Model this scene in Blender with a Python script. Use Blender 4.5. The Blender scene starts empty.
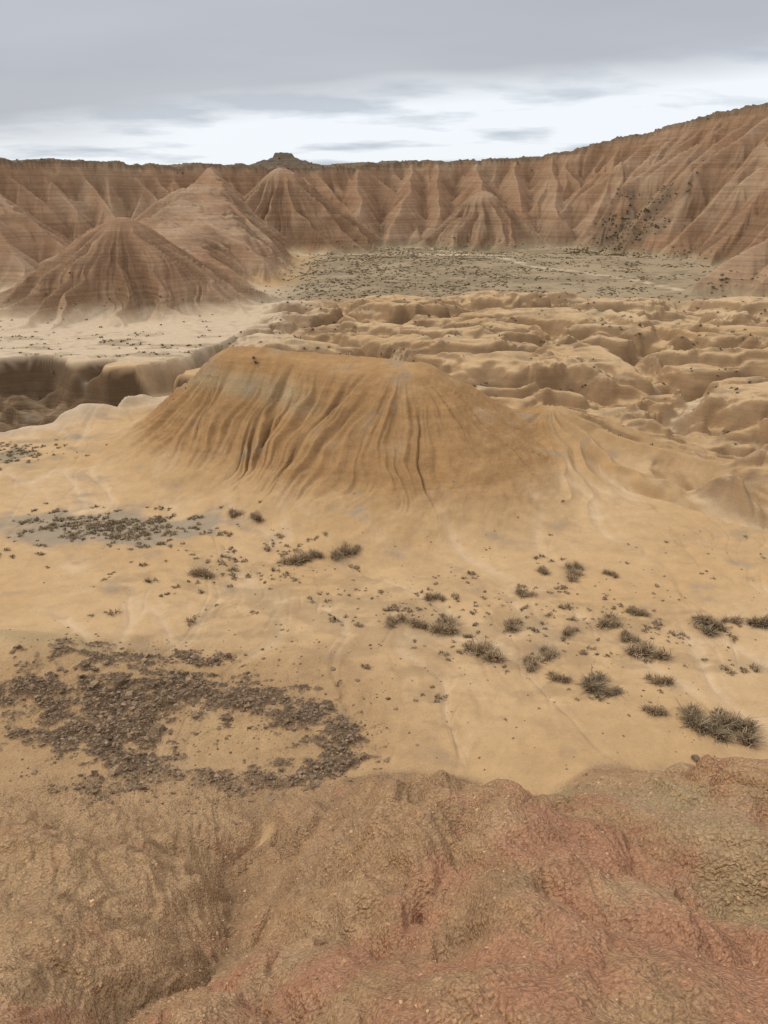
import bpy, math, numpy as np
rng=np.random.default_rng(7)
F=np.float32
# ---------------- noise ----------------
_r=np.random.default_rng(11)
P=_r.permutation(256).astype(np.int32); P=np.concatenate([P,P])
GA=_r.uniform(0,2*np.pi,256); GX=np.cos(GA).astype(F); GY=np.sin(GA).astype(F)
def pn(x,y,seed=0):
    x=np.asarray(x,F)+F(seed*13.37); y=np.asarray(y,F)+F(seed*7.91)
    x0=np.floor(x); y0=np.floor(y); xf=x-x0; yf=y-y0
    xi=x0.astype(np.int32)&255; yi=y0.astype(np.int32)&255
    u=xf*xf*xf*(xf*(xf*6-15)+10); v=yf*yf*yf*(yf*(yf*6-15)+10)
    def g(a,b,dx,dy):
        h=P[P[a&255]+(b&255)]
        return GX[h]*dx+GY[h]*dy
    n00=g(xi,yi,xf,yf); n10=g(xi+1,yi,xf-1,yf); n01=g(xi,yi+1,xf,yf-1); n11=g(xi+1,yi+1,xf-1,yf-1)
    a=n00+u*(n10-n00); b=n01+u*(n11-n01)
    return (a+v*(b-a))*F(1.4)
def fbm(x,y,o=4,seed=0,gain=.5):
    s=0;a=1.0;f=1.0
    for i in range(o):
        s=s+a*pn(x*f,y*f,seed+i*3); a*=gain; f*=2.03
    return s
def ss(a,b,x):
    t=np.clip((x-a)/(b-a),0,1); return t*t*(3-2*t)
def smax(a,b,k):
    h=np.clip(.5+.5*(a-b)/k,0,1); return b+(a-b)*h+k*h*(1-h)
def smin(a,b,k): return -smax(-a,-b,k)
def ridged(u,seed,w=2.6,v=None):
    n=np.abs(pn(u,np.full_like(u,seed*1.7+.31) if v is None else v,seed)); return np.clip(1-n*w,0,1)

# ---------------- layout (metres; camera stands at 0,0,15) ----------------
RIM=np.array([(-200,60,22),(-150,120,22),(-90,178,21.5),(-70,200,21.2),(-26,226,20.6),(5,246,22.8),(38,246,23.2),
              (65,235,27.7),(81,210,32.3),(90,190,34),(108,140,36.5),(125,70,36),(130,-10,32)],float)
SP=[
 (-43,212,20.5,-35,154,17.0,.8),(-35,154,17.0,-35.5,116,10.8,.85),
 (-35,154,16.8,-20,138,4,.8),(-36,152,16.4,-50,136,4.5,.8),(-38,132,13.8,-20,122,2,.85),(-39,140,15.0,-58,128,3,.85),(-40,185,19,-54,172,8,.85),(-38,176,18,-22,160,6,.85),
 (-90,178,21,-66,140,16.5,.85),(-66,140,16.5,-56,122,3,.85),(-66,140,16.5,-73,118,4,.85),(-66,140,16.5,-50,133,4,.85),(-84,150,18,-80,120,5,.9),(-72,150,17.5,-60,137,8,.9),
 (-26,224,21,-25,206,19.6,.9),(-25,206,19.6,-9,192,6,.85),(-25,206,19.6,-41,193,6,.85),
 (27,244,22.5,25,214,14.5,.9),
 (8,244,22,6,220,13,1.0),(6,220,13,1,206,3.5,.9),(48,242,24,45,212,9,.95),(-8,238,21.5,-6,212,10,.95),(-58,214,21,-58,186,7,.95),(38,246,23,36,218,10,.95),(16,246,23,14,214,9,.95),
 (65,235,27,52,207,8,.95),(81,208,31,56,188,7,.95),(74,222,29,57,200,8,.95),(90,190,33,62,170,6,.9),(86,200,32,60,182,7,.95),
 (99,165,34,66,150,5,.9),(94,178,33,66,160,6,.9),(108,140,35,70,128,10,.9),(88,123,31,45,115,2.5,.8),(70,120,21,57,106,4,.85),(64,119,16,49,108,2,.85),(104,128,33,62,100,5,.85),
]
STAR=[(-36,113,12.2,21,5.5,1,.07),(-25,205,21.0,31,6,3,.06),(25,213,15.5,22,5,4,.07)]
BUTTE=(-29,246)
rr=np.random.default_rng(5)
for i in range(len(RIM)-1):
    a=RIM[i];b=RIM[i+1];L=math.hypot(*(b-a)[:2]);n=max(1,int(L/6.2))
    tx,ty=(b-a)[:2]/L; nx,ny=ty,-tx
    for j in range(n):
        t=(j+rr.uniform(.1,.9))/n; q=a+(b-a)*t
        Ls=rr.uniform(9,33); an=rr.uniform(-.4,.4); dx=nx*math.cos(an)-ny*math.sin(an); dy=nx*math.sin(an)+ny*math.cos(an)
        z0=q[2]-rr.uniform(.2,1.2)
        SP.append((q[0]-nx*2,q[1]-ny*2,z0,q[0]+dx*Ls,q[1]+dy*Ls,max(z0-Ls*rr.uniform(.6,.78),1.2),rr.uniform(1.0,1.3)))
        sg=rr.choice([-1,1])
        m=rr.uniform(.25,.6); px=q[0]+dx*Ls*m; py=q[1]+dy*Ls*m; pz=z0-Ls*m*.68
        a2=an+sg*rr.uniform(.6,1.0); ex=nx*math.cos(a2)-ny*math.sin(a2); ey=nx*math.sin(a2)+ny*math.cos(a2); l2=rr.uniform(6,12)
        SP.append((px,py,pz-.2,px+ex*l2,py+ey*l2,max(pz-l2*.82,.8),1.15))

def poly_dist(X,Y,pts):
    best=np.full(X.shape,1e9,F); side=np.zeros(X.shape,F); zt=np.zeros(X.shape,F); al=np.zeros(X.shape,F); acc=0
    for i in range(len(pts)-1):
        ax,ay=pts[i][:2]; bx,by=pts[i+1][:2]; dx,dy=bx-ax,by-ay; L=math.hypot(dx,dy)
        t=np.clip(((X-ax)*dx+(Y-ay)*dy)/(L*L),0,1)
        ex=X-ax-t*dx; ey=Y-ay-t*dy; d=np.hypot(ex,ey); m=d<best
        best=np.where(m,d,best); side=np.where(m,ex*dy-ey*dx,side)
        zt=np.where(m,pts[i][2]+t*(pts[i+1][2]-pts[i][2]),zt); al=np.where(m,acc+t*L,al); acc+=L
    return best,side,zt,al

def tent(X,Y,zout,a,seed,rill=1.0,rout=None):
    ax,ay,az,bx,by,bz,k=a
    R=max(az,bz)/k+3
    idx=np.nonzero((X>min(ax,bx)-R)&(X<max(ax,bx)+R)&(Y>min(ay,by)-R)&(Y<max(ay,by)+R))[0]
    if len(idx)==0: return
    x=X[idx]; y=Y[idx]; dx,dy=bx-ax,by-ay; L=math.hypot(dx,dy)
    tt=((x-ax)*dx+(y-ay)*dy)/(L*L); t=np.clip(tt,0,1)
    ex=x-ax-t*dx; ey=y-ay-t*dy; d=np.hypot(ex,ey)
    zb=az+(bz-az)*t-k*d
    sub=np.nonzero(zb>zout[idx]-.2)[0]
    if len(sub)==0: return
    idx=idx[sub]; x=x[sub];y=y[sub];tt=tt[sub];t=t[sub];ex=ex[sub];ey=ey[sub];d=d[sub];zb=zb[sub]
    c=(az-bz)/L; cr=(x-ax)*dy-(y-ay)*dx
    ph=np.arctan2((tt-t)*L,np.abs(cr)/L+1e-3)
    u=t*L-min(c/k,1.3)*.7*d*(tt<1)+np.where(cr>0,1,-1)*23.3+ph*4.0
    wob=pn(x/3,y/3,seed)*.6+pn(x/9,y/9,seed)*1.2
    v=d/18+seed
    g1=ridged((u+wob)/4.6,seed%17+1,2.2,v); g2=ridged((u+wob)/1.8,seed%13+2,2.2,v*1.6); g3=ridged((u+wob)/.8,seed%11+3,2.2,v*2.4)
    amp=np.clip(d*.28,0,2.0)*rill
    rl=g1*.95+g2*.5+g3*.24
    z=(zb-amp*rl).astype(F); m=z>zout[idx]
    zout[idx]=np.where(m,z,zout[idx])
    if rout is not None: rout[idx]=np.where(m,np.clip(rl*amp*.6,0,1),rout[idx])

def star(X,Y,zout,a,rout=None,rill=1.0):
    cx,cy,h,R0,nr_,seed,rd=a
    idx=np.nonzero((np.abs(X-cx)<R0*1.4)&(np.abs(Y-cy)<R0*1.4))[0]
    if len(idx)==0: return
    dx=X[idx]-cx; dy=Y[idx]-cy; d=np.hypot(dx,dy)+1e-3
    th_=np.arctan2(dx,-dy)+.20*pn(dx/R0*2.2,dy/R0*2.2,seed+60)+.07*pn(dx/R0*7,dy/R0*7,seed+61)
    u=th_*nr_/3.1416*1.6
    n1_=np.abs(pn(u,u*0+d/R0*.5,seed+40)); ridge=1-np.clip(n1_*2.4,0,1)
    fa=ss(.04,.22,d/R0); Rt=R0*(.88+(-.17+.36*ridge)*fa)
    p=np.clip(1-(np.sqrt(d*d+(rd*R0)**2)-rd*R0*.5)/Rt,-.6,1)
    z=h*np.where(p>0,p*(.80+.20*p),p*.5)
    g1=ridged(u*2.1,seed+41,2.0,d/R0+3); g2=ridged(u*4.9,seed+42,2.0,d/R0*1.6+5); g3=ridged(u*10.3,seed+43,2.0,d/R0*2+5)
    amp=ss(.03,.30,d/R0)*h*.046*rill
    fan=ss(.08,.3,d/R0); fan2=ss(.2,.5,d/R0)
    rl=g1*.85+g2*.65*fan+g3*.36*fan2
    z=(z-amp*rl).astype(F); m=z>zout[idx]
    zout[idx]=np.where(m,z,zout[idx])
    if rout is not None: rout[idx]=np.where(m,np.clip(rl*.5*fa+(1-ridge)*.2*fa,0,1),rout[idx])

MOUND=[(-9.6,49.0),(-4,47.4),(1.0,44.6)]
def gauss(X,Y,cx,cy,sx,sy): return np.exp(-((X-cx)/sx)**2-((Y-cy)/sy)**2)
DEB=[(-9.5,22.3,1.8,.55),(-6.3,22.6,1.2,.45),(-8.4,20.4,1.7,1.0),(-6.3,20.9,1.2,.8),(-4.4,20.4,1.1,.7),(-2.6,19.8,1.0,.8),(-1.2,18.5,.8,1.0),
     (-1.8,17.4,.9,.6),(-3.2,16.8,1.3,.5),(-7.8,18.6,1.1,1.0),(-6.9,17.3,.9,.6),(-7.6,16.3,1.3,.5),(-11.6,20.5,1.8,.7),(-9.6,18.9,1.6,.6),(-4.8,17.0,.7,.45)]
def debris(X,Y):
    d=0
    xw=X+.5*fbm(X/1.5,Y/1.5,3,43); yw=Y+.4*fbm(X/1.5,Y/1.5,3,47)
    for cx,cy,sx,sy in DEB: d=d+gauss(xw,yw,cx,cy,sx,sy)
    n=fbm(X/.7,Y/.5,4,41,.7)
    return np.clip(d*1.0-.28+n*.70,0,1)*(d>.06)

def lerp(C,c,m):
    m=m[:,None]; return C*(1-m)+np.array(c,F)*m

def terrain(X,Y,color=False):
    X=X.astype(F);Y=Y.astype(F);N=X.shape[0]
    wx=fbm(X/11,Y/11,3,1)*1.6; wy=fbm(X/11,Y/11,3,5)*1.6
    z=.30*fbm(X/17,Y/17,3,2)+.02*fbm(X/2.2,Y/2.2,3,9)
    z=z+np.clip(Y-115,0,400)*.02
    flow=np.abs(pn((X+wx)/3.2+.15*Y,(Y+wy)/8.5,21)); fl=np.clip(1-flow*7,0,1)
    flow2=np.abs(pn((X+wx*1.5)/1.1+.1*Y,(Y+wy)/5.5,22)); fl2=np.clip(1-flow2*6,0,1)*ss(.45,.1,flow)
    fan=np.exp(-((X-1.5-.25*(Y-18))/3.6)**2)*ss(15,17,Y)*ss(31,25,Y)
    us=(X+.045*(Y-20)**2+.9*pn(X/3,Y/5,23)+.25*pn(X/1,Y/1.4,25)); fn=ridged(us/.6,24,2.4,Y/6)*fan*ss(-.3,.2,pn(X/1.2,Y/2.5,26))
    ur=X*.55+Y*.9+1.2*pn(X/6,Y/6,27)+.3*pn(X/1.7,Y/1.7,28); rs=ridged(ur/1.1,29,2.2,X/9)*ss(-.1,.35,pn(X/5,Y/4,30))
    playa=ss(15,19,Y)*(1-ss(50,60,Y))
    z=z-(.08*fl+.04*fl2+.025*fn+.02*rs)*playa
    front=np.interp(X,[-30,-16,-12,4,8,13,18,30,60],[80,72,62,54,49,41,35,29.5,28]).astype(F)
    Mg=ss(0,5,Y-front+2.5*fbm(X/6,Y/6,2,31))*(1-ss(103,113,Y+6*pn(X/18,Y/18,8)))*ss(-18,-12,X+3*pn(X/9,Y/9,4))
    xs=X+wx*2.2+.8*fbm(X/3,Y/3,2,33)+.35*Y; ys=Y+wy*1.5+.6*fbm(X/3,Y/3,2,36)
    def rb(n): return np.sqrt(n*n+.0010)-.0316
    b1=rb(pn(xs/15,ys/9,51)); b2=rb(pn(xs/7.8,ys/4.0,52)); b3=rb(pn(xs/3.2,ys/1.9,53)); b4=np.abs(pn(xs/1.2,ys/1.0,54))
    lobe=6.8*b1+4.0*b2*(.45+b1*1.5)+1.6*b3*(.5+b1)+.34*b4
    top=2.7+.6*pn(X/20,Y/20,55)
    lob=smin(lobe,top+.5*b3+.2*b4,1.5)
    stp=.9; q=lob/stp+.25*pn(X/6,Y/6,56); kf=np.floor(q); fr=q-kf
    lt=stp*(kf+.35*fr+.65*ss(.1,1,fr)-.25*pn(X/6,Y/6,56))
    lob=(.68*lob+.32*lt)-1.0
    near=ss(0,16,Y-front)
    lob=lob*(.68+.42*near)+(1-near)*.3
    z=z*(1-Mg)+Mg*(lob+.1)
    ter=ss(103,113,Y+6*pn(X/18,Y/18,8))*ss(-18,-8,X)
    z=z+ter*1.1*(1-ss(160,190,Y))
    CH=[(60,26,0),(30,31,0),(22,34,0),(17.2,36,0),(14.8,38.5,0),(18.5,41,0),(23,44,0),(18,50,0),(24,57,0),(20,66,0),(28,78,0),(22,94,0)]
    dc,_,_,_=poly_dist(X+wx*.9,Y+wy*.7,CH)
    chm=1-ss(.5,1.7,dc+.3*b4); z=z-1.2*chm*(1-ss(85,95,Y))
    CH2=[(-60,66,0),(-22,67,0),(-17,73,0),(-14,84,0),(-4,93,0),(14,97,0),(30,103,0)]
    dc2,_,_,_=poly_dist(X+wx*1.4,Y+wy*1.4,CH2)
    ch2=1-ss(1.2,2.6,dc2+b3*1.5); z=z-2.6*ch2
    # arroyo on the left
    AC=[(-120,50,0),(-60,58,0),(-46,61.5,0),(-37,60.5,0),(-29,62.5,0),(-22.5,63,0)]
    da,_,_,_=poly_dist(X+wx*1.2,Y+wy*1.3,AC)
    hw=np.interp(X,[-60,-40,-30,-24,-18],[13,12.2,10.5,7.5,5.4]).astype(F)
    farb=ss(58,62,Y)
    bw=2.4*farb+4.5*(1-farb)
    gl=3.0*fbm(X/8,Y/8,3,57,.45)
    ta=(da-hw+gl)/bw
    arr=1-ss(-.2,.75,ta)
    sl_=np.clip(ss(.5,1,arr),0,1)
    z=z-4.7*arr+2.6*sl_*np.abs(fbm(X/7,Y/3,3,58))-.5*arr*(1-arr)*4*pn(X/2.2,z*0+Y/1.5,59)
    arc=ss(.015,.16,arr)
    rimm=np.clip(1-np.abs(da-hw-2.8+gl)/2.6,0,1)*(Y<60)*(X<-14)
    z=z+rimm*.9*(.3+b2*1.8)
    # central mound
    mx=X+wx*.35; my=Y+wy*.35
    dm,sd,_,al=poly_dist(mx,my,[(p[0],p[1],0) for p in MOUND])
    p0=MOUND[0];p1=MOUND[1];p2=MOUND[2]
    t0=np.array([p1[0]-p0[0],p1[1]-p0[1]]);t0=t0/np.hypot(*t0); t2=np.array([p2[0]-p1[0],p2[1]-p1[1]]);t2=t2/np.hypot(*t2)
    o0=(mx-p0[0])*t0[0]+(my-p0[1])*t0[1]; c0=np.abs((mx-p0[0])*t0[1]-(my-p0[1])*t0[0])
    o2=(mx-p2[0])*t2[0]+(my-p2[1])*t2[1]; c2=np.abs((mx-p2[0])*t2[1]-(my-p2[1])*t2[0])
    um=al+np.where(o0<0,np.arctan2(o0,c0+.01)*6,0)+np.where(o2>0,np.arctan2(o2,c2+.01)*6,0)
    um=um+np.where(sd>0,0,37)+.22*pn(X/1.5,Y/1.5,62)+.8*pn(X/4,Y/4,63)
    ang=np.arctan2(my-46.8,mx+4)
    Rm=9.6+1.3*np.cos(ang+1.1)+.35*np.sin(ang*3+1)
    Rm=Rm-1.5*np.clip(np.cos(ang-3.0),0,1)
    dd=np.clip(dm/Rm,0,1.6)
    vv=dd*.55
    r1=ridged(um/2.9,3,1.8,vv); r2=ridged(um/1.05,4,2.2,vv*1.6); r3=ridged(um/.42,5,2.2,vv*2.4)
    rc=np.clip(1-np.abs(pn(um/1.2,vv*.7+4,7))*13,0,1)*ss(-.2,.2,pn(um/1.8,vv*2,8))
    mid=ss(.12,.42,dd)*(1-ss(.72,1.1,dd))
    leftw=.30+.70*ss(4.5,-1.5,X+.8*n1_(X,Y))
    zm=7.2*(1-1.03*np.sqrt(dd*dd+.035)+.10*dd*dd)+.25
    zm=zm-mid*leftw*(r1*.45+r2*.32+r3*.17+rc*.42)
    zm=smin(zm,6.75-.04*np.clip(al,0,12)+.5*pn(X/3.5,Y/3.5,61),2.1)+.12*fbm(X/1.3,Y/1.3,4,66)
    zm=np.where(dd>1.4,-9,zm)
    z=smax(zm.astype(F),z,.9)
    sm=np.zeros(N,F); sel=np.nonzero((Y>30)&(Y<62)&(X>-6)&(X<32))[0]
    if len(sel):
        q=np.full(len(sel),-9,F); xa=X[sel]+wx[sel]*.5; ya=Y[sel]+wy[sel]*.5
        for i,a in enumerate([(2,44.2,5.0,5.4,40.8,2.2,.68),(2.6,44.8,4.8,6.8,46.4,2.2,.6),(6.8,46.4,2.2,10.5,46.2,2.6,.5),(10.5,46.2,2.6,15,43.0,1.5,.42),(15,43.0,1.5,20,40.0,.8,.4)]):
            tent(xa,ya,q,a,30+i,.5)
        star(xa,ya,q,(10.6,45.8,3.2,8.4,5,21,.2),None,.5)
        sm[sel]=ss(.1,1.0,q-z[sel]+.2)
        z[sel]=smax(q,z[sel],.8)
    # cliffs
    cliff=np.zeros(N,F); plat=np.zeros(N,F); cap=np.zeros(N,F); RL=np.zeros(N,F)
    f=np.nonzero((Y>78)|(np.abs(X)>45))[0]
    if len(f):
        x=X[f]; y=Y[f]; w=fbm(x/14,y/14,4,71)*3.0; w2=fbm(x/14,y/14,4,77)*3.0
        d,s,zt,al2=poly_dist(x+w,y+w2,RIM)
        d=np.where(s>0,d,-d)
        zt=zt+.8*pn(al2/9,al2*0,72)+.55*pn(al2/2.5,al2*0,73)+.35*pn(al2/.9,al2*0,74)
        f1=ridged(al2/4.2,8,2.0,d/20); f2=ridged(al2/1.7,9,2.0,d/12)
        zw=zt-1.0*ss(0,.6,d)-1.1*np.clip(d,0,999)-(f1*2.6+f2*1.2)*ss(.2,3.5,d)
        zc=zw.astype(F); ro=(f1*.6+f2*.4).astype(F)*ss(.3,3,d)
        xw=x+w*.4; yw=y+w2*.4
        for i,a in enumerate(SP): tent(xw,yw,zc,a,i,1.0,ro)
        zc=np.where(d>0,np.minimum(zc,zt+.2-.2*d),np.maximum(zt,np.minimum(zc,zt+4)))
        for a in STAR: star(x+w*.4,y+w2*.4,zc,a,ro)
        bt=np.hypot((x-BUTTE[0])/1.5,y-BUTTE[1]); zc=np.maximum(zc,np.where(bt<9,25.4-.42*bt-.9*ss(1.6,2.2,bt)+.5*pn(x/1.5,y/1.5,83),-9))
        zc=zc+.10*fbm(x/1.6,y/1.6,3,81)
        z0=z[f]; zn=smax(zc.astype(F),z0,1.4)
        cliff[f]=ss(.25,2.0,zn-z0); plat[f]=(d<-.5).astype(F); cap[f]=ss(2.6,.6,zt-zn)*(d>-1.0); RL[f]=ro*ss(0,1.5,zc-z0)
        z[f]=zn
    # foreground hill the camera stands on
    zl=np.interp(Y,[-60,-6,0,3,6.5,10,13.2,16,18.5],[14,13.8,13.1,9.2,5.2,2.8,.9,.12,-.5]).astype(F)
    zr=np.interp(Y,[-60,-6,0,2.5,5,8,10.4,11.4,12.4,14.5,17,18.5],[14,13.8,13.1,10.1,7.35,6.05,5.4,4.95,3.7,1.5,-.1,-.7]).astype(F)
    wf=ss(-2.6,2.0,X+.15*(Y-9)+.5*pn(X/3,Y/3,90))
    cr=.22*np.sin(X*1.15+.5)+.2*pn(X/2.3,Y/7,91)
    xf=X+.3*fbm(X/1.6,Y/1.6,3,88); yf=Y+.3*fbm(X/1.6,Y/1.6,3,89)
    zf=zl*(1-wf)+(zr+cr*ss(6,9,Y))*wf
    near=1-ss(14,18,Y)
    lh=1.15*gauss(X,Y,-7.2,12.0,2.8,2.1)+.6*gauss(X,Y,-5.2,8,1.6,2.5)
    gx=X+3.3+.25*np.sin(Y*1.1)+.5*pn(Y/1.6,Y*0,92)
    gul=.8*np.exp(-np.abs(gx/.75)**1.3)*ss(4,8,Y)*(1-ss(14,17.5,Y))
    e1=np.abs(pn(xf/2.4+yf*.33,yf/5.5,93)); e2=np.abs(pn(xf/1.0-yf*.3,yf/2.6,94)); e3=np.abs(pn(xf/.38+yf*.9,yf/1.6,98)); e4=np.abs(pn(xf/.17+yf*1.6,yf/.8,84))
    lf=ss(-3.2,-5,X); la=np.abs(pn(yf/.7+xf*.45,xf/4.0,87))
    zf=zf+lh-gul+((e1*1.0+e2*.40)*(1-lf*.6)+e3*.15+e4*.045+la*.30*lf-.3)*near*ss(3,7,Y)
    gl2=.42*np.exp(-np.abs((X-.22*Y+.9+.35*pn(Y/1.3,Y*0,86))/.5)**1.4)*ss(5,8,Y)*near
    gl3=.35*np.exp(-np.abs((X-4.4+.5*(Y-9)+.35*pn(Y/1.3,Y*0,85))/.5)**1.4)*ss(5,7,Y)*near
    zf=zf-gl2-gl3
    xg=X+.12*fbm(X/.3,Y/.3,2,68); yg=Y+.12*fbm(X/.3,Y/.3,2,69)
    lump=fbm(X/.6,Y/.6,3,95)*.035+np.abs(fbm(xg/.2,yg/.2,3,96,.6))*.018
    zf=zf+lump
    sidew=ss(60,90,np.abs(X)); zf=zf*(1-sidew)-5*sidew
    zf=np.where(Y<19.5,zf,-9)
    fm=ss(-.15,.35,zf-z)
    z=smax(zf.astype(F),z,.3)
    z=z+.85*gauss(X,Y,-13.5,22.5,4,1.6)+.35*gauss(X,Y,-9,21,3,1.5)
    db=debris(X,Y)*(Y<26)*(Y>14)
    z=z+db*(.03+.13*np.abs(pn(X/.4,Y/.35,97))+.11*np.abs(pn(X/.16,Y/.14,98)))
    dbr=ss(.1,.7,gauss(X,Y,-6.5,19.5,7,4.5)); z=z+dbr*.06*np.abs(pn(X/.5,Y/.45,79))*(Y>14)
    z=z+.010*fbm(X/.5,Y/.5,3,99)*(Y<60)
    if not color: return z
    # ------------- albedo -------------
    n1=fbm(X/9,Y/9,4,101); n2=fbm(X/2.4,Y/2.0,4,111); n3=fbm(X/28,Y/28,3,121)
    C=np.tile(np.array([.445,.280,.132],F),(N,1))
    C=lerp(C,(.52,.355,.190),np.clip(.35+n1*.9,0,1)*.55)
    C=lerp(C,(.38,.235,.110),ss(.05,.6,n2)*.32)
    C=lerp(C,(.56,.41,.25),np.clip(fl+fl2*.6,0,1)*playa*.5*ss(-.3,.3,n1))
    C=lerp(C,(.34,.21,.10),fn*playa*.45); C=lerp(C,(.37,.24,.12),rs*playa*.35)
    C=lerp(C,(.36,.225,.10),gauss(X,Y,9,14.5,6,4)*.3)
    C=lerp(C,(.42,.265,.128),Mg*.8)
    C=lerp(C,(.52,.365,.20),Mg*ss(.4,1.5,lob)*.5*np.clip(.5+n1,0,1))
    sg=ss(.1,.5,fbm(X/6,Y/2.2,5,131,.6)); C=lerp(C,(.23,.160,.090),Mg*sg*.65)
    C=lerp(C,(.57,.43,.26),(chm*(Y<60)*.6))
    pl=ss(-6,-14,X)*ss(68,76,Y)*(1-ss(125,135,Y)); C=lerp(C,(.50,.385,.255),pl*.85)
    C=lerp(C,(.27,.195,.11),pl*ss(.05,.45,fbm(X/6,Y/3,5,141,.6))*.75*(1-ss(84,92,Y)))
    pr=ss(12,24,X)*ss(84,92,Y)*(1-ss(103,110,Y)); C=lerp(C,(.50,.355,.195),pr*.6)
    sc=ss(106,114,Y+6*pn(X/18,Y/18,8))*ss(-22,-10,X); C=lerp(C,(.205,.155,.090),sc*.9); C=lerp(C,(.36,.265,.155),sc*ss(-.1,.4,n1+.5*n2+.35*ss(10,40,X)-.05)*.6)
    dp,_,_,_=poly_dist(X+wx*.9,Y+wy*.9,[(8,205,0),(14,195,0),(21,174,0),(29,152,0),(40,132,0),(47,118,0)])
    C=lerp(C,(.50,.38,.24),(1-ss(.6,1.9,dp))*.8*ss(-.4,.1,n2))
    pw=(1-ss(.5,3,np.abs(Y-186-6*pn(X/12,X*0,3))))*ss(-32,-24,X)*ss(34,22,X); C=lerp(C,(.50,.38,.24),pw*.8)
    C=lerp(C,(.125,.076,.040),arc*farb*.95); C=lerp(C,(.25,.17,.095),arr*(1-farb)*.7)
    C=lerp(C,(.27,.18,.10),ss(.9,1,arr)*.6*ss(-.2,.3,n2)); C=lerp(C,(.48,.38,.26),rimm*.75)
    C=lerp(C,(.20,.13,.07),ch2*.75)
    C=lerp(C,(.24,.19,.115),gauss(X,Y,-24,45.5,5,3)*ss(-.2,.3,n2)*.9)
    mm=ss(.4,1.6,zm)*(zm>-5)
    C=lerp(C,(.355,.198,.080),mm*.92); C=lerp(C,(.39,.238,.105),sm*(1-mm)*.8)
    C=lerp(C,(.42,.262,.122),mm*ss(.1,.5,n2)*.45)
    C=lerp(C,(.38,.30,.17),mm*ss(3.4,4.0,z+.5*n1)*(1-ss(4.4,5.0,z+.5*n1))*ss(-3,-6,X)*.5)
    C=lerp(C,(.165,.095,.042),mm*np.clip(mid*(r2*.30+r3*.22+rc*1.1)*leftw,0,1)*.65)  # mound rills and cracks darkened, groove shade put into the colour
    C=lerp(C,(.35,.21,.088),ss(1.2,.2,z)*(1-ss(.95,1.2,dd))*ss(.7,.9,dd)*.6)
    gp=ss(.1,.5,gauss(X,Y,-13.2,33.8,4.8,2.0)+.45*n2-.05); C=lerp(C,(.275,.215,.145),gp*.85)
    st=ss(.15,.5,.55*gauss(X,Y,-1.5,26,6,4)+.6*gauss(X,Y,6,24,8,4)+.5*gauss(X,Y,-7,29,5,3)+fbm(X/2.0,Y/1.2,5,151,.6)*.6-.28); C=lerp(C,(.28,.185,.095),st*.45)
    C=lerp(C,(.33,.205,.10),ss(.1,.6,gauss(X,Y,-7,19.3,7.5,4.0)+.2*n2)*.65)
    C=lerp(C,(.43,.275,.13),gauss(X,Y,-4.6,18.7,1.5,.8)*.7)
    C=lerp(C,(.155,.103,.060),ss(.0,.5,db)*.88)
    C=lerp(C,(.31,.235,.115),gauss(X,Y,-13,23,3.5,.8)*.6)
    C=lerp(C,(.42,.255,.130),fm*.92)
    C=lerp(C,(.50,.33,.178),fm*ss(.05,.5,n2)*.5)
    C=lerp(C,(.47,.305,.155),fm*lf*.5)
    C=lerp(C,(.27,.165,.085),fm*ss(.0,.5,fbm(X/1.2,Y/1.6,5,161,.62))*.40)
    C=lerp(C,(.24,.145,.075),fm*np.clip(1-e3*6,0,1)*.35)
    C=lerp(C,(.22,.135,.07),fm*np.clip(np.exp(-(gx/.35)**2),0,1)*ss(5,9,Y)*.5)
    rd=ss(.0,.6,.6*gauss(X,Y,3.4,9.8,2.0,1.8)+.6*gauss(X,Y,7.2,9.2,1.3,3)+.75*gauss(X,Y,3.2,6.3,2.8,1.5)+.4*gauss(X,Y,-1,7.5,3,2)+.4*gauss(X,Y,-5,5.5,3,1.5)+.45*fbm(X/1.3,Y/1.3,5,171,.6)-.12)
    C=lerp(C,(.43,.195,.110),fm*rd*.62)
    gg=ss(.3,.8,np.exp(-((X-4.9-.12*(10-Y))/.75)**2)+.4*n2)*ss(-1,1,X); C=lerp(C,(.40,.30,.16),fm*gg*.5)
    cc=np.tile(np.array([.315,.188,.103],F),(N,1))
    cc=lerp(cc,(.385,.258,.153),ss(-.1,.5,n3+n1*.4)*.75)
    cc=lerp(cc,(.265,.143,.074),ss(.1,.5,fbm(X/30,z/2.8,3,181))*.4)
    cc=lerp(cc,(.43,.30,.175),ss(4,0,z)*.6)
    cc=lerp(cc,(.150,.088,.047),RL*.58)  # gully shade painted into the cliff colour to strengthen relief
    cc=lerp(cc,(.42,.31,.20),cap*ss(.3,.8,1-cap+.3*n2)*.6); cc=lerp(cc,(.13,.095,.060),ss(.75,1,cap)*.8)
    sr=gauss(X,Y,55,190,14,16); cc=lerp(cc,(.15,.11,.07),ss(.2,.6,sr*.8+fbm(X/4,Y/4,4,191)*.5-.15)*.6)
    cc=lerp(cc,(.15,.105,.062),ss(.3,.6,fbm(X/9,Y/9+z/5,4,193)-.05)*ss(60,80,X)*.4)
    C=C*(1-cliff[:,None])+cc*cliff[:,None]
    C=lerp(C,(.14,.105,.062),plat*.85)
    C=lerp(C,(.13,.095,.062),ss(14,9,np.hypot(X-BUTTE[0],Y-BUTTE[1]))*plat)
    strat=np.clip(cliff*.8+mm*.38+arr*.7+Mg*.3,0,1)
    clod=np.clip(fm*1.0+db*.8+mm*.38+dbr*.35+Mg*.10+cliff*.3,0,1)
    return z,C,strat.astype(F),clod.astype(F),Mg,mm,cliff
def n1_(X,Y): return fbm(X/3,Y/3,2,119)

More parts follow.
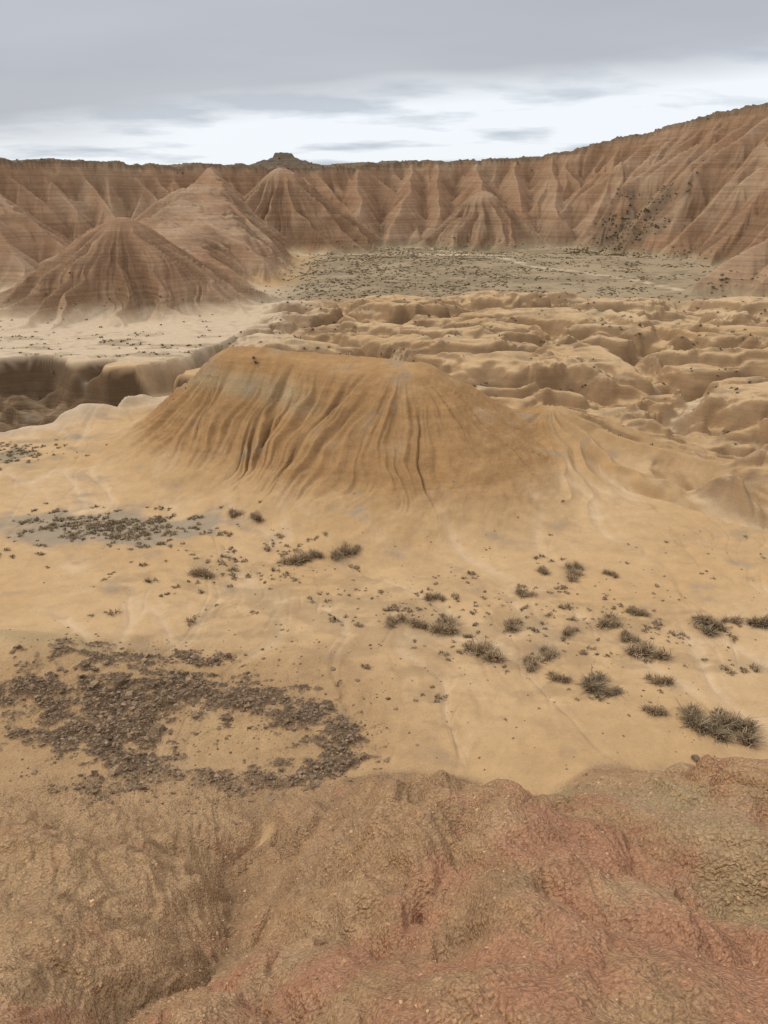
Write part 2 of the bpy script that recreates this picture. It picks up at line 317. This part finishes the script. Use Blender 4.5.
# ---------------- terrain mesh ----------------
def mk_mesh(name,V,Fq,n,smooth=False):
    me=bpy.data.meshes.new(name); me.vertices.add(len(V)); me.vertices.foreach_set('co',V.astype(F).ravel())
    me.loops.add(Fq.size); me.loops.foreach_set('vertex_index',Fq.astype(np.int32).ravel())
    me.polygons.add(len(Fq)); me.polygons.foreach_set('loop_start',np.arange(0,Fq.size,n,dtype=np.int32))
    try: me.polygons.foreach_set('loop_total',np.full(len(Fq),n,dtype=np.int32))
    except Exception: pass
    me.polygons.foreach_set('use_smooth',np.full(len(Fq),smooth,dtype=bool))
    me.update(calc_edges=True); return me
def add_obj(name,me,mat=None):
    o=bpy.data.objects.new(name,me); bpy.context.scene.collection.objects.link(o)
    if mat and not me.materials: me.materials.append(mat)
    return o
def vcol(me,C):
    a=me.color_attributes.new('Col','FLOAT_COLOR','POINT'); A=np.ones((len(C),4),F); A[:,:3]=C; a.data.foreach_set('color',A.ravel())
th=np.concatenate([np.linspace(-80,-32,45,endpoint=False),np.linspace(-32,32,1060),np.linspace(32,80,46)[1:]])
r=[1.0]
while r[-1]<2500:
    q=r[-1]; s=.025 if q<8 else .0029 if q<60 else .0024 if q<260 else .04
    r.append(q*(1+s))
r=np.array(r); T,R=np.meshgrid(np.radians(th),r)
X=(R*np.sin(T)).ravel().astype(F); Y=(R*np.cos(T)-4).ravel().astype(F)
z,C,ST,CL,MG,MM,CF=terrain(X,Y,True)
nr,nc=R.shape
Z2=z.reshape(nr,nc); dr=np.gradient(Z2,axis=0)/np.gradient(R,axis=0); dt=np.gradient(Z2,axis=1)/(np.gradient(T,axis=1)*R)
slope=np.hypot(dr,dt).ravel().astype(F)
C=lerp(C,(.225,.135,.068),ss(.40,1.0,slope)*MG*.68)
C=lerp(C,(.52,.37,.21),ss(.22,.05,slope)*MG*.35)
I=np.arange(nr*nc).reshape(nr,nc)
Q=np.stack([I[:-1,:-1],I[:-1,1:],I[1:,1:],I[1:,:-1]],-1).reshape(-1,4)
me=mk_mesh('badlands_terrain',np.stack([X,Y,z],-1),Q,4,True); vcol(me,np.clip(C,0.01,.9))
for nm,arrv in (('strata',ST),('clod',CL)):
    a=me.attributes.new(nm,'FLOAT','POINT'); a.data.foreach_set('value',arrv)
print('terrain verts',len(X))

# ---------------- materials ----------------
def newmat(n):
    m=bpy.data.materials.new(n); m.use_nodes=True; nt=m.node_tree; b=nt.nodes['Principled BSDF']; b.inputs['Roughness'].default_value=.95
    b.inputs['Specular IOR Level'].default_value=.1; return m,nt,b
def N(nt,t,**k):
    n=nt.nodes.new(t)
    for a,v in k.items():
        if a in n.inputs: n.inputs[a].default_value=v
        else: setattr(n,a,v)
    return n
def math_(nt,op,a,b=None):
    n=nt.nodes.new('ShaderNodeMath'); n.operation=op
    for i,v in enumerate((a,b)):
        if v is None: continue
        if isinstance(v,(int,float)): n.inputs[i].default_value=v
        else: nt.links.new(v,n.inputs[i])
    return n.outputs[0]
def mrange(nt,v,a,b,c,d):
    n=nt.nodes.new('ShaderNodeMapRange'); nt.links.new(v,n.inputs[0])
    for i,q in enumerate((a,b,c,d)): n.inputs[i+1].default_value=q
    return n.outputs[0]
def vscale(nt,col,f):
    n=nt.nodes.new('ShaderNodeVectorMath'); n.operation='SCALE'; nt.links.new(col,n.inputs[0]); nt.links.new(f,n.inputs['Scale']); return n.outputs[0]
gm,nt,b=newmat('badlands_soil')
L=nt.links
at=N(nt,'ShaderNodeAttribute',attribute_name='Col'); ast=N(nt,'ShaderNodeAttribute',attribute_name='strata'); acl=N(nt,'ShaderNodeAttribute',attribute_name='clod')
geo=N(nt,'ShaderNodeNewGeometry'); pos=geo.outputs['Position']
def noise(sc,det=6,rough=.6,vec=pos):
    n=N(nt,'ShaderNodeTexNoise'); n.inputs['Scale'].default_value=sc; n.inputs['Detail'].default_value=det; n.inputs['Roughness'].default_value=rough; L.new(vec,n.inputs['Vector']); return n.outputs['Fac']
nA=noise(1.3,4,.7); nB=noise(18,3,.75)
mp=N(nt,'ShaderNodeMapping'); mp.inputs['Scale'].default_value=(.03,.03,2.8); L.new(pos,mp.inputs['Vector'])
sN=noise(1.0,3,.75,mp.outputs[0])
cA=acl.outputs['Fac']
f=mrange(nt,nA,.3,.7,.90,1.10)
nbf=math_(nt,'SUBTRACT',mrange(nt,nB,.3,.7,.74,1.26),1.0); nbf=math_(nt,'MULTIPLY',nbf,math_(nt,'ADD',math_(nt,'MULTIPLY',cA,.65),.35)); f=math_(nt,'MULTIPLY',f,math_(nt,'ADD',nbf,1.0))
sf=mrange(nt,sN,.35,.65,.80,1.17); sf=math_(nt,'ADD',math_(nt,'MULTIPLY',math_(nt,'SUBTRACT',sf,1.0),ast.outputs['Fac']),1.0)
f=math_(nt,'MULTIPLY',f,sf)
vo=N(nt,'ShaderNodeTexVoronoi'); vo.inputs['Scale'].default_value=17
jn=N(nt,'ShaderNodeTexNoise'); jn.inputs['Scale'].default_value=9; jn.inputs['Detail'].default_value=1; L.new(pos,jn.inputs['Vector'])
js=nt.nodes.new('ShaderNodeVectorMath'); js.operation='SCALE'; js.inputs['Scale'].default_value=.12; L.new(jn.outputs['Color'],js.inputs[0])
ja=nt.nodes.new('ShaderNodeVectorMath'); ja.operation='ADD'; L.new(pos,ja.inputs[0]); L.new(js.outputs[0],ja.inputs[1]); L.new(ja.outputs[0],vo.inputs['Vector'])
vd=vo.outputs['Distance']
ck=math_(nt,'SUBTRACT',mrange(nt,vd,.25,.75,1.08,.82),1.0); f=math_(nt,'MULTIPLY',f,math_(nt,'ADD',math_(nt,'MULTIPLY',ck,cA),1.0))
L.new(vscale(nt,at.outputs['Color'],f),b.inputs['Base Color'])
clods=math_(nt,'MULTIPLY',math_(nt,'MULTIPLY',vd,-.060),cA)
cw=math_(nt,'ADD',math_(nt,'MULTIPLY',cA,.85),.15)
hh=math_(nt,'ADD',math_(nt,'MULTIPLY',nB,.055),math_(nt,'MULTIPLY',nA,.24)); hh=math_(nt,'MULTIPLY',hh,cw); hh=math_(nt,'ADD',hh,clods)
hh=math_(nt,'ADD',hh,math_(nt,'MULTIPLY',math_(nt,'MULTIPLY',sN,ast.outputs['Fac']),.2))
bp=N(nt,'ShaderNodeBump'); bp.inputs['Strength'].default_value=.9; bp.inputs['Distance'].default_value=1.0; L.new(hh,bp.inputs['Height']); L.new(bp.outputs[0],b.inputs['Normal'])
add_obj('badlands_terrain',me,gm)

def plantmat(n):
    m,nt,b=newmat(n); a=N(nt,'ShaderNodeAttribute',attribute_name='Col'); nt.links.new(a.outputs['Color'],b.inputs['Base Color']); return m
pm=plantmat('dry_scrub_foliage')
rm,nt,b=newmat('broken_mudstone'); a=N(nt,'ShaderNodeAttribute',attribute_name='Col'); g=N(nt,'ShaderNodeNewGeometry')
nn=N(nt,'ShaderNodeTexNoise'); nn.inputs['Scale'].default_value=14; nn.inputs['Detail'].default_value=4; nt.links.new(g.outputs['Position'],nn.inputs['Vector'])
nt.links.new(vscale(nt,a.outputs['Color'],mrange(nt,nn.outputs['Fac'],.3,.7,.7,1.3)),b.inputs['Base Color'])
bq=N(nt,'ShaderNodeBump'); bq.inputs['Distance'].default_value=.03; nt.links.new(nn.outputs['Fac'],bq.inputs['Height']); nt.links.new(bq.outputs[0],b.inputs['Normal'])

# ---------------- plants ----------------
def tuft(nb,seed,dark=0,flat=1.0,w=.012):
    g=np.random.default_rng(seed); V=[];Fa=[];Cc=[]
    nk=6; ck=g.normal(0,.17,(nk,2))
    for i in range(nb):
        k=g.integers(nk); p=np.array([*ck[k],0])+np.array([*g.normal(0,.07,2),0])
        a=g.uniform(0,2*np.pi); el=g.uniform(.25,1.5); ln=g.uniform(.20,.42)*(1 if g.random()<.92 else 1.25)
        d=np.array([math.cos(a)*math.cos(el),math.sin(a)*math.cos(el),math.sin(el)*flat])
        m=p+d*ln*.55; e=m+(d+np.array([g.normal(0,.4),g.normal(0,.4),-.3+g.normal(0,.25)]))*ln*.5; e[2]=max(e[2],.01)
        s=np.array([-math.sin(a),math.cos(a),0])*w*g.uniform(.7,1.7)
        n=len(V); V+=[p-s,p+s,m+s*.8,m-s*.8,e+s*.35,e-s*.35]; Fa+=[(n,n+1,n+2,n+3),(n+3,n+2,n+4,n+5)]
        t=g.random(); base=np.array([.25,.17,.095])*(1-t)+np.array([.50,.36,.21])*t
        if g.random()<.1: base=np.array([.19,.165,.09])
        if dark: base=base*.7
        Cc+=[base*.6,base*.6,base,base,base*1.1,base*1.1]
    return np.array(V),np.array(Fa),np.array(Cc)
tm=[]
for i in range(6):
    V,Fa,Cc=tuft(700,100+i,dark=(i>=4),flat=(.75 if i>=4 else 1.0),w=.010); m=mk_mesh('shrub_mesh_%d'%i,V,Fa,4); vcol(m,Cc); tm.append(m)
SH=[(-3.9,31.0,1.3,0),(-3.2,31.3,.9,1),(-2.0,31.5,1.1,2),(-1.4,31.7,.7,3),(-7.4,35.6,.9,1),(-6.1,34.9,.9,3),(-7.8,29.1,1.0,0),
 (8.0,29.4,.95,2),(8.3,30.1,.7,1),(9.6,29.4,.6,3),(6.9,29.6,.7,0),(5.7,27.6,.85,1),(.5,25.4,.8,2),(1.35,25.3,.8,0),(2.3,25.1,1.15,1),(2.0,27.3,.75,3),
 (3.5,23.1,1.15,2),(4.95,22.5,.8,0),(5.75,23.1,.75,1),(5.9,21.7,.7,3),(4.9,25.1,.9,0),(6.8,21.2,1.2,4),(7.4,21.0,.8,5),(9.3,23.1,1.1,2),(9.2,21.6,.8,3),
 (8.5,25.3,1.0,1),(9.9,26.2,.8,0),(12.0,25.2,1.2,5),(13.2,25.6,.7,2),(14.4,25.3,1.1,4),(8.5,19.9,.7,0),(9.5,19.2,1.3,4),(10.4,19.0,1.4,5),(10.0,18.8,1.1,4),(6.9,24.5,.7,3),(8.9,24.2,.8,1)]
sx=np.array([s[0] for s in SH],float); sy=np.array([s[1] for s in SH],float); sz=terrain(sx,sy)
for (x,y,s,k),zz in zip(SH,sz):
    s*=1.12
    o=add_obj('dry_desert_shrub',tm[k],pm); o.location=(x,y,float(zz)-.03); o.scale=(s,s*.85,s*.85); o.rotation_euler=(0,0,rng.uniform(0,6.28))
def scatter(name,pts,sizes,tpls,mat,tint=None,sink=.02,squash=1.0):
    zz=terrain(pts[:,0],pts[:,1]); Vs=[];Fs=[];Cs=[];n=0
    for i,(p,s) in enumerate(zip(pts,sizes)):
        V,Fa,Cc=tpls[rng.integers(len(tpls))]; a=rng.uniform(0,6.28); c,sn=math.cos(a),math.sin(a)
        W=np.empty_like(V); W[:,0]=(V[:,0]*c-V[:,1]*sn)*s+p[0]; W[:,1]=(V[:,0]*sn+V[:,1]*c)*s+p[1]; W[:,2]=V[:,2]*s*squash+zz[i]-sink*s
        Vs.append(W);Fs.append(Fa+n);n+=len(V);Cs.append(Cc*rng.uniform(.7,1.25)*(1 if tint is None else np.array(tint)))
    m=mk_mesh(name,np.concatenate(Vs),np.concatenate(Fs),tpls[0][1].shape[1]); vcol(m,np.concatenate(Cs)); return add_obj(name,m,mat)
mini=[tuft(60,200+i,w=.025) for i in range(5)]
far=[tuft(18,300+i,dark=(i%2),w=.07) for i in range(6)]
def rej(n,x0,x1,y0,y1,fn):
    out=[];c=0
    while c<n:
        x=rng.uniform(x0,x1,n*3);y=rng.uniform(y0,y1,n*3);p=fn(x.astype(F),y.astype(F));k=rng.random(n*3)<p
        out.append(np.stack([x[k],y[k]],-1)); c+=k.sum()
    return np.concatenate(out)[:n]
p1=rej(520,-18,20,19,37,lambda x,y: np.clip(.5*gauss(x,y,7,24.5,7,3.5)+.45*gauss(x,y,-7,31,5,4)+.5*gauss(x,y,-.5,26.5,4,2)+fbm(x/1.5,y/1.5,3,401)*.6-.25,0,1)*(debris(x,y)<.1))
scatter('small_grass_tufts',p1,np.clip(rng.lognormal(-1.6,.5,len(p1)),.07,.6),mini,pm)
p2=rej(480,-19,-9,30.5,37,lambda x,y: np.clip(gauss(x,y,-13.2,33.8,4.4,1.8)*1.0+fbm(x,y,3,402)*.7-.35,0,1))
p2b=rej(200,-31,-17,41,49,lambda x,y: np.clip(gauss(x,y,-24,45.5,5,2.8)+fbm(x,y,3,403)*.4-.3,0,1))
scatter('grey_scrub_patch',np.concatenate([p2,p2b]),rng.uniform(.12,.42,len(p2)+len(p2b)),mini,pm,(.85,.88,.9))
p3=rej(4200,-25,75,104,205,lambda x,y: ss(106,114,y+6*pn(x/18,y/18,8))*ss(-22,-10,x)*np.clip(.6-.45*ss(5,40,x)+fbm(x/9,y/9,4,404),.03,1))
p3=p3[terrain(p3[:,0],p3[:,1])<4.5]
scatter('terrace_scrub',p3,rng.uniform(.4,.95,len(p3)),far,pm,(.78,.82,.80),squash=.65)
p4=rej(1000,-14,60,44,112,lambda x,y: ss(.0,.45,fbm(x/6,y/2.2,5,131,.6)-.05)*ss(-18,-10,x)*ss(40,60,y))
p4b=rej(300,-60,-14,74,105,lambda x,y: ss(.05,.4,fbm(x/6,y/3,5,141,.6))*(1-.8*ss(84,92,y)))
scatter('gully_scrub',np.concatenate([p4,p4b]),rng.uniform(.22,.6,len(p4)+len(p4b)),far,pm,(.9,.9,.9))
pr=[]
for i in range(1,len(RIM)-2):
    a,b_=RIM[i],RIM[i+1]; n=int(math.hypot(*(b_-a)[:2])*1.8)
    t=rng.random(n); q=a[None]+(b_-a)[None]*t[:,None]; off=rng.exponential(5,n)+.3
    tx,ty=(b_-a)[:2]/math.hypot(*(b_-a)[:2]); pr.append(np.stack([q[:,0]-ty*off,q[:,1]+tx*off],-1))
pr=np.concatenate(pr); scatter('rim_scrub',pr,rng.uniform(.4,1.0,len(pr)),far,pm,(.5,.5,.48))
p5=rej(330,38,80,160,220,lambda x,y: ss(.2,.6,gauss(x,y,55,190,12,12)+fbm(x/4,y/4,4,191)*.5-.1))
scatter('scree_scrub',p5,rng.uniform(.5,1.2,len(p5)),far,pm,(.7,.72,.65))

# ---------------- stones ----------------
def stone(seed):
    g=np.random.default_rng(seed); c=np.array([(x,y,zq) for x in(-1,1) for y in(-1,1) for zq in(0,1)],float)
    c=c*np.array([.5,.38,.42])+g.normal(0,.10,(8,3))
    top=c[:,2]>.2; c[top,:2]*=g.uniform(.5,.8); th=g.normal(0,.3); c[:,2]+=c[:,0]*th
    Fa=np.array([(0,2,3,1)[::-1],(4,5,7,6)[::-1],(0,1,5,4)[::-1],(2,6,7,3)[::-1],(0,4,6,2)[::-1],(1,3,7,5)[::-1]])
    t=g.random(); col=np.array([.125,.082,.048])*(1-t)+np.array([.28,.19,.115])*t
    return c,Fa,np.tile(col,(8,1))
st=[stone(500+i) for i in range(14)]
p6=rej(8500,-14,1,15,24,lambda x,y: np.clip(debris(x,y)+.03*gauss(x,y,-6.5,19.5,6,4),0,1)**1.0)
scatter('mudstone_rubble',p6,np.clip(rng.lognormal(-3.0,.6,len(p6)),.025,.36),st,rm,sink=.1,squash=.75)
p7=rej(800,-14,16,15,34,lambda x,y: np.clip(.25+fbm(x/2,y/2,3,405),0,1)*(.12+.7*gauss(x,y,-5,19,6,4)+.3*gauss(x,y,7,24,8,5)))
scatter('scattered_stones',p7,np.clip(rng.lognormal(-2.95,.5,len(p7)),.03,.25),st,rm,sink=.1,squash=.8)
p8=rej(4500,-8,9,5,15,lambda x,y: np.clip(.25+fbm(x/1.3,y/1.3,3,406)+.5*gauss(x,y,-3.3,10,.6,4),0,1))
scatter('slope_pebbles',p8,np.clip(rng.lognormal(-3.75,.5,len(p8)),.012,.09),st,rm,(1.9,1.75,1.6),sink=.15,squash=.8)
for (x,y,s) in [(8.9,17.6,.34),(.13,20.5,.2),(-1.75,22.2,.22),(-8.5,20.9,.45)]:
    V,Fa,Cc=st[rng.integers(14)]; m=mk_mesh('boulder_mesh',V,Fa,4); vcol(m,Cc*.9); o=add_obj('mudstone_boulder',m,rm)
    o.location=(x,y,float(terrain(np.array([x]),np.array([y]))[0])-.03); o.scale=(s,s,s*.8); o.rotation_euler=(0,0,rng.uniform(0,6))
    bv=o.modifiers.new('bevel','BEVEL'); bv.width=.05; bv.segments=2

# ---------------- sky & light ----------------
w=bpy.data.worlds.new('World'); bpy.context.scene.world=w; w.use_nodes=True; nt=w.node_tree; L=nt.links
bg=nt.nodes['Background']
EL=math.radians(44); AZ=math.radians(-78)
sky=N(nt,'ShaderNodeTexSky'); sky.sky_type='NISHITA'; sky.sun_disc=False; sky.sun_elevation=EL; sky.sun_rotation=AZ
tc=N(nt,'ShaderNodeTexCoord'); sep=N(nt,'ShaderNodeSeparateXYZ'); L.new(tc.outputs['Generated'],sep.inputs[0])
zc=math_(nt,'MAXIMUM',sep.outputs['Z'],0.0)
den=math_(nt,'ADD',zc,.12); cx=math_(nt,'DIVIDE',sep.outputs['X'],den); cy=math_(nt,'DIVIDE',sep.outputs['Y'],den)
cmb=N(nt,'ShaderNodeCombineXYZ'); L.new(cx,cmb.inputs[0]); L.new(cy,cmb.inputs[1])
def wn(sc,det,off,asp=.55):
    m=N(nt,'ShaderNodeMapping'); m.inputs['Location'].default_value=off; m.inputs['Scale'].default_value=(sc*asp,sc,1); m.inputs['Rotation'].default_value=(0,0,.22); L.new(cmb.outputs[0],m.inputs['Vector'])
    n=N(nt,'ShaderNodeTexNoise'); n.inputs['Scale'].default_value=1; n.inputs['Detail'].default_value=det; n.inputs['Roughness'].default_value=.5; L.new(m.outputs[0],n.inputs['Vector']); return n.outputs['Fac']
c1=wn(.5,4,(3,1,0)); c2=wn(1.25,6,(9,4,0),.75)
edge=math_(nt,'ADD',math_(nt,'MULTIPLY',sep.outputs['X'],.09),.082)
ev=math_(nt,'SUBTRACT',sep.outputs['Z'],edge); ev=math_(nt,'ADD',ev,math_(nt,'MULTIPLY',math_(nt,'SUBTRACT',c1,.5),.09))
deck=mrange(nt,ev,-.012,.03,0,1)
mixc=N(nt,'ShaderNodeMix',data_type='RGBA'); L.new(deck,mixc.inputs[0])
lowc=N(nt,'ShaderNodeMix',data_type='RGBA'); L.new(mrange(nt,c2,.50,.62,0,1),lowc.inputs[0]); lowc.inputs[6].default_value=(.86,.90,.95,1); lowc.inputs[7].default_value=(.54,.59,.66,1)
L.new(lowc.outputs[2],mixc.inputs[6])
dk=N(nt,'ShaderNodeMix',data_type='RGBA'); L.new(mrange(nt,c1,.35,.65,0,1),dk.inputs[0]); dk.inputs[6].default_value=(.50,.515,.56,1); dk.inputs[7].default_value=(.42,.435,.48,1)
L.new(dk.outputs[2],mixc.inputs[7])
zen=mrange(nt,sep.outputs['Z'],.22,.75,1.0,2.7)
cl=vscale(nt,mixc.outputs[2],zen)
skb=nt.nodes.new('ShaderNodeVectorMath'); skb.operation='SCALE'; L.new(sky.outputs[0],skb.inputs[0]); skb.inputs['Scale'].default_value=.008
ad=nt.nodes.new('ShaderNodeVectorMath'); ad.operation='ADD'; L.new(cl,ad.inputs[0]); L.new(skb.outputs[0],ad.inputs[1])
L.new(ad.outputs[0],bg.inputs['Color']); bg.inputs['Strength'].default_value=1.0
sd=bpy.data.lights.new('sun','SUN'); sd.energy=1.3; sd.angle=math.radians(14); sd.color=(1,.94,.85)
so=bpy.data.objects.new('sun',sd); bpy.context.scene.collection.objects.link(so)
from mathutils import Vector
dirv=Vector((math.sin(AZ)*math.cos(EL),math.cos(AZ)*math.cos(EL),math.sin(EL))); so.rotation_euler=dirv.to_track_quat('Z','Y').to_euler()
# ---------------- camera ----------------
cd=bpy.data.cameras.new('camera'); co=bpy.data.objects.new('camera',cd); bpy.context.scene.collection.objects.link(co)
co.location=(0,0,15); co.rotation_euler=(math.radians(90-22.6),0,0); cd.sensor_fit='VERTICAL'; cd.sensor_height=36; cd.lens=36*773/1024; cd.clip_end=5000; cd.clip_start=.05
sc=bpy.context.scene; sc.camera=co; sc.view_settings.view_transform='Standard'; sc.view_settings.look='None'; sc.view_settings.exposure=0
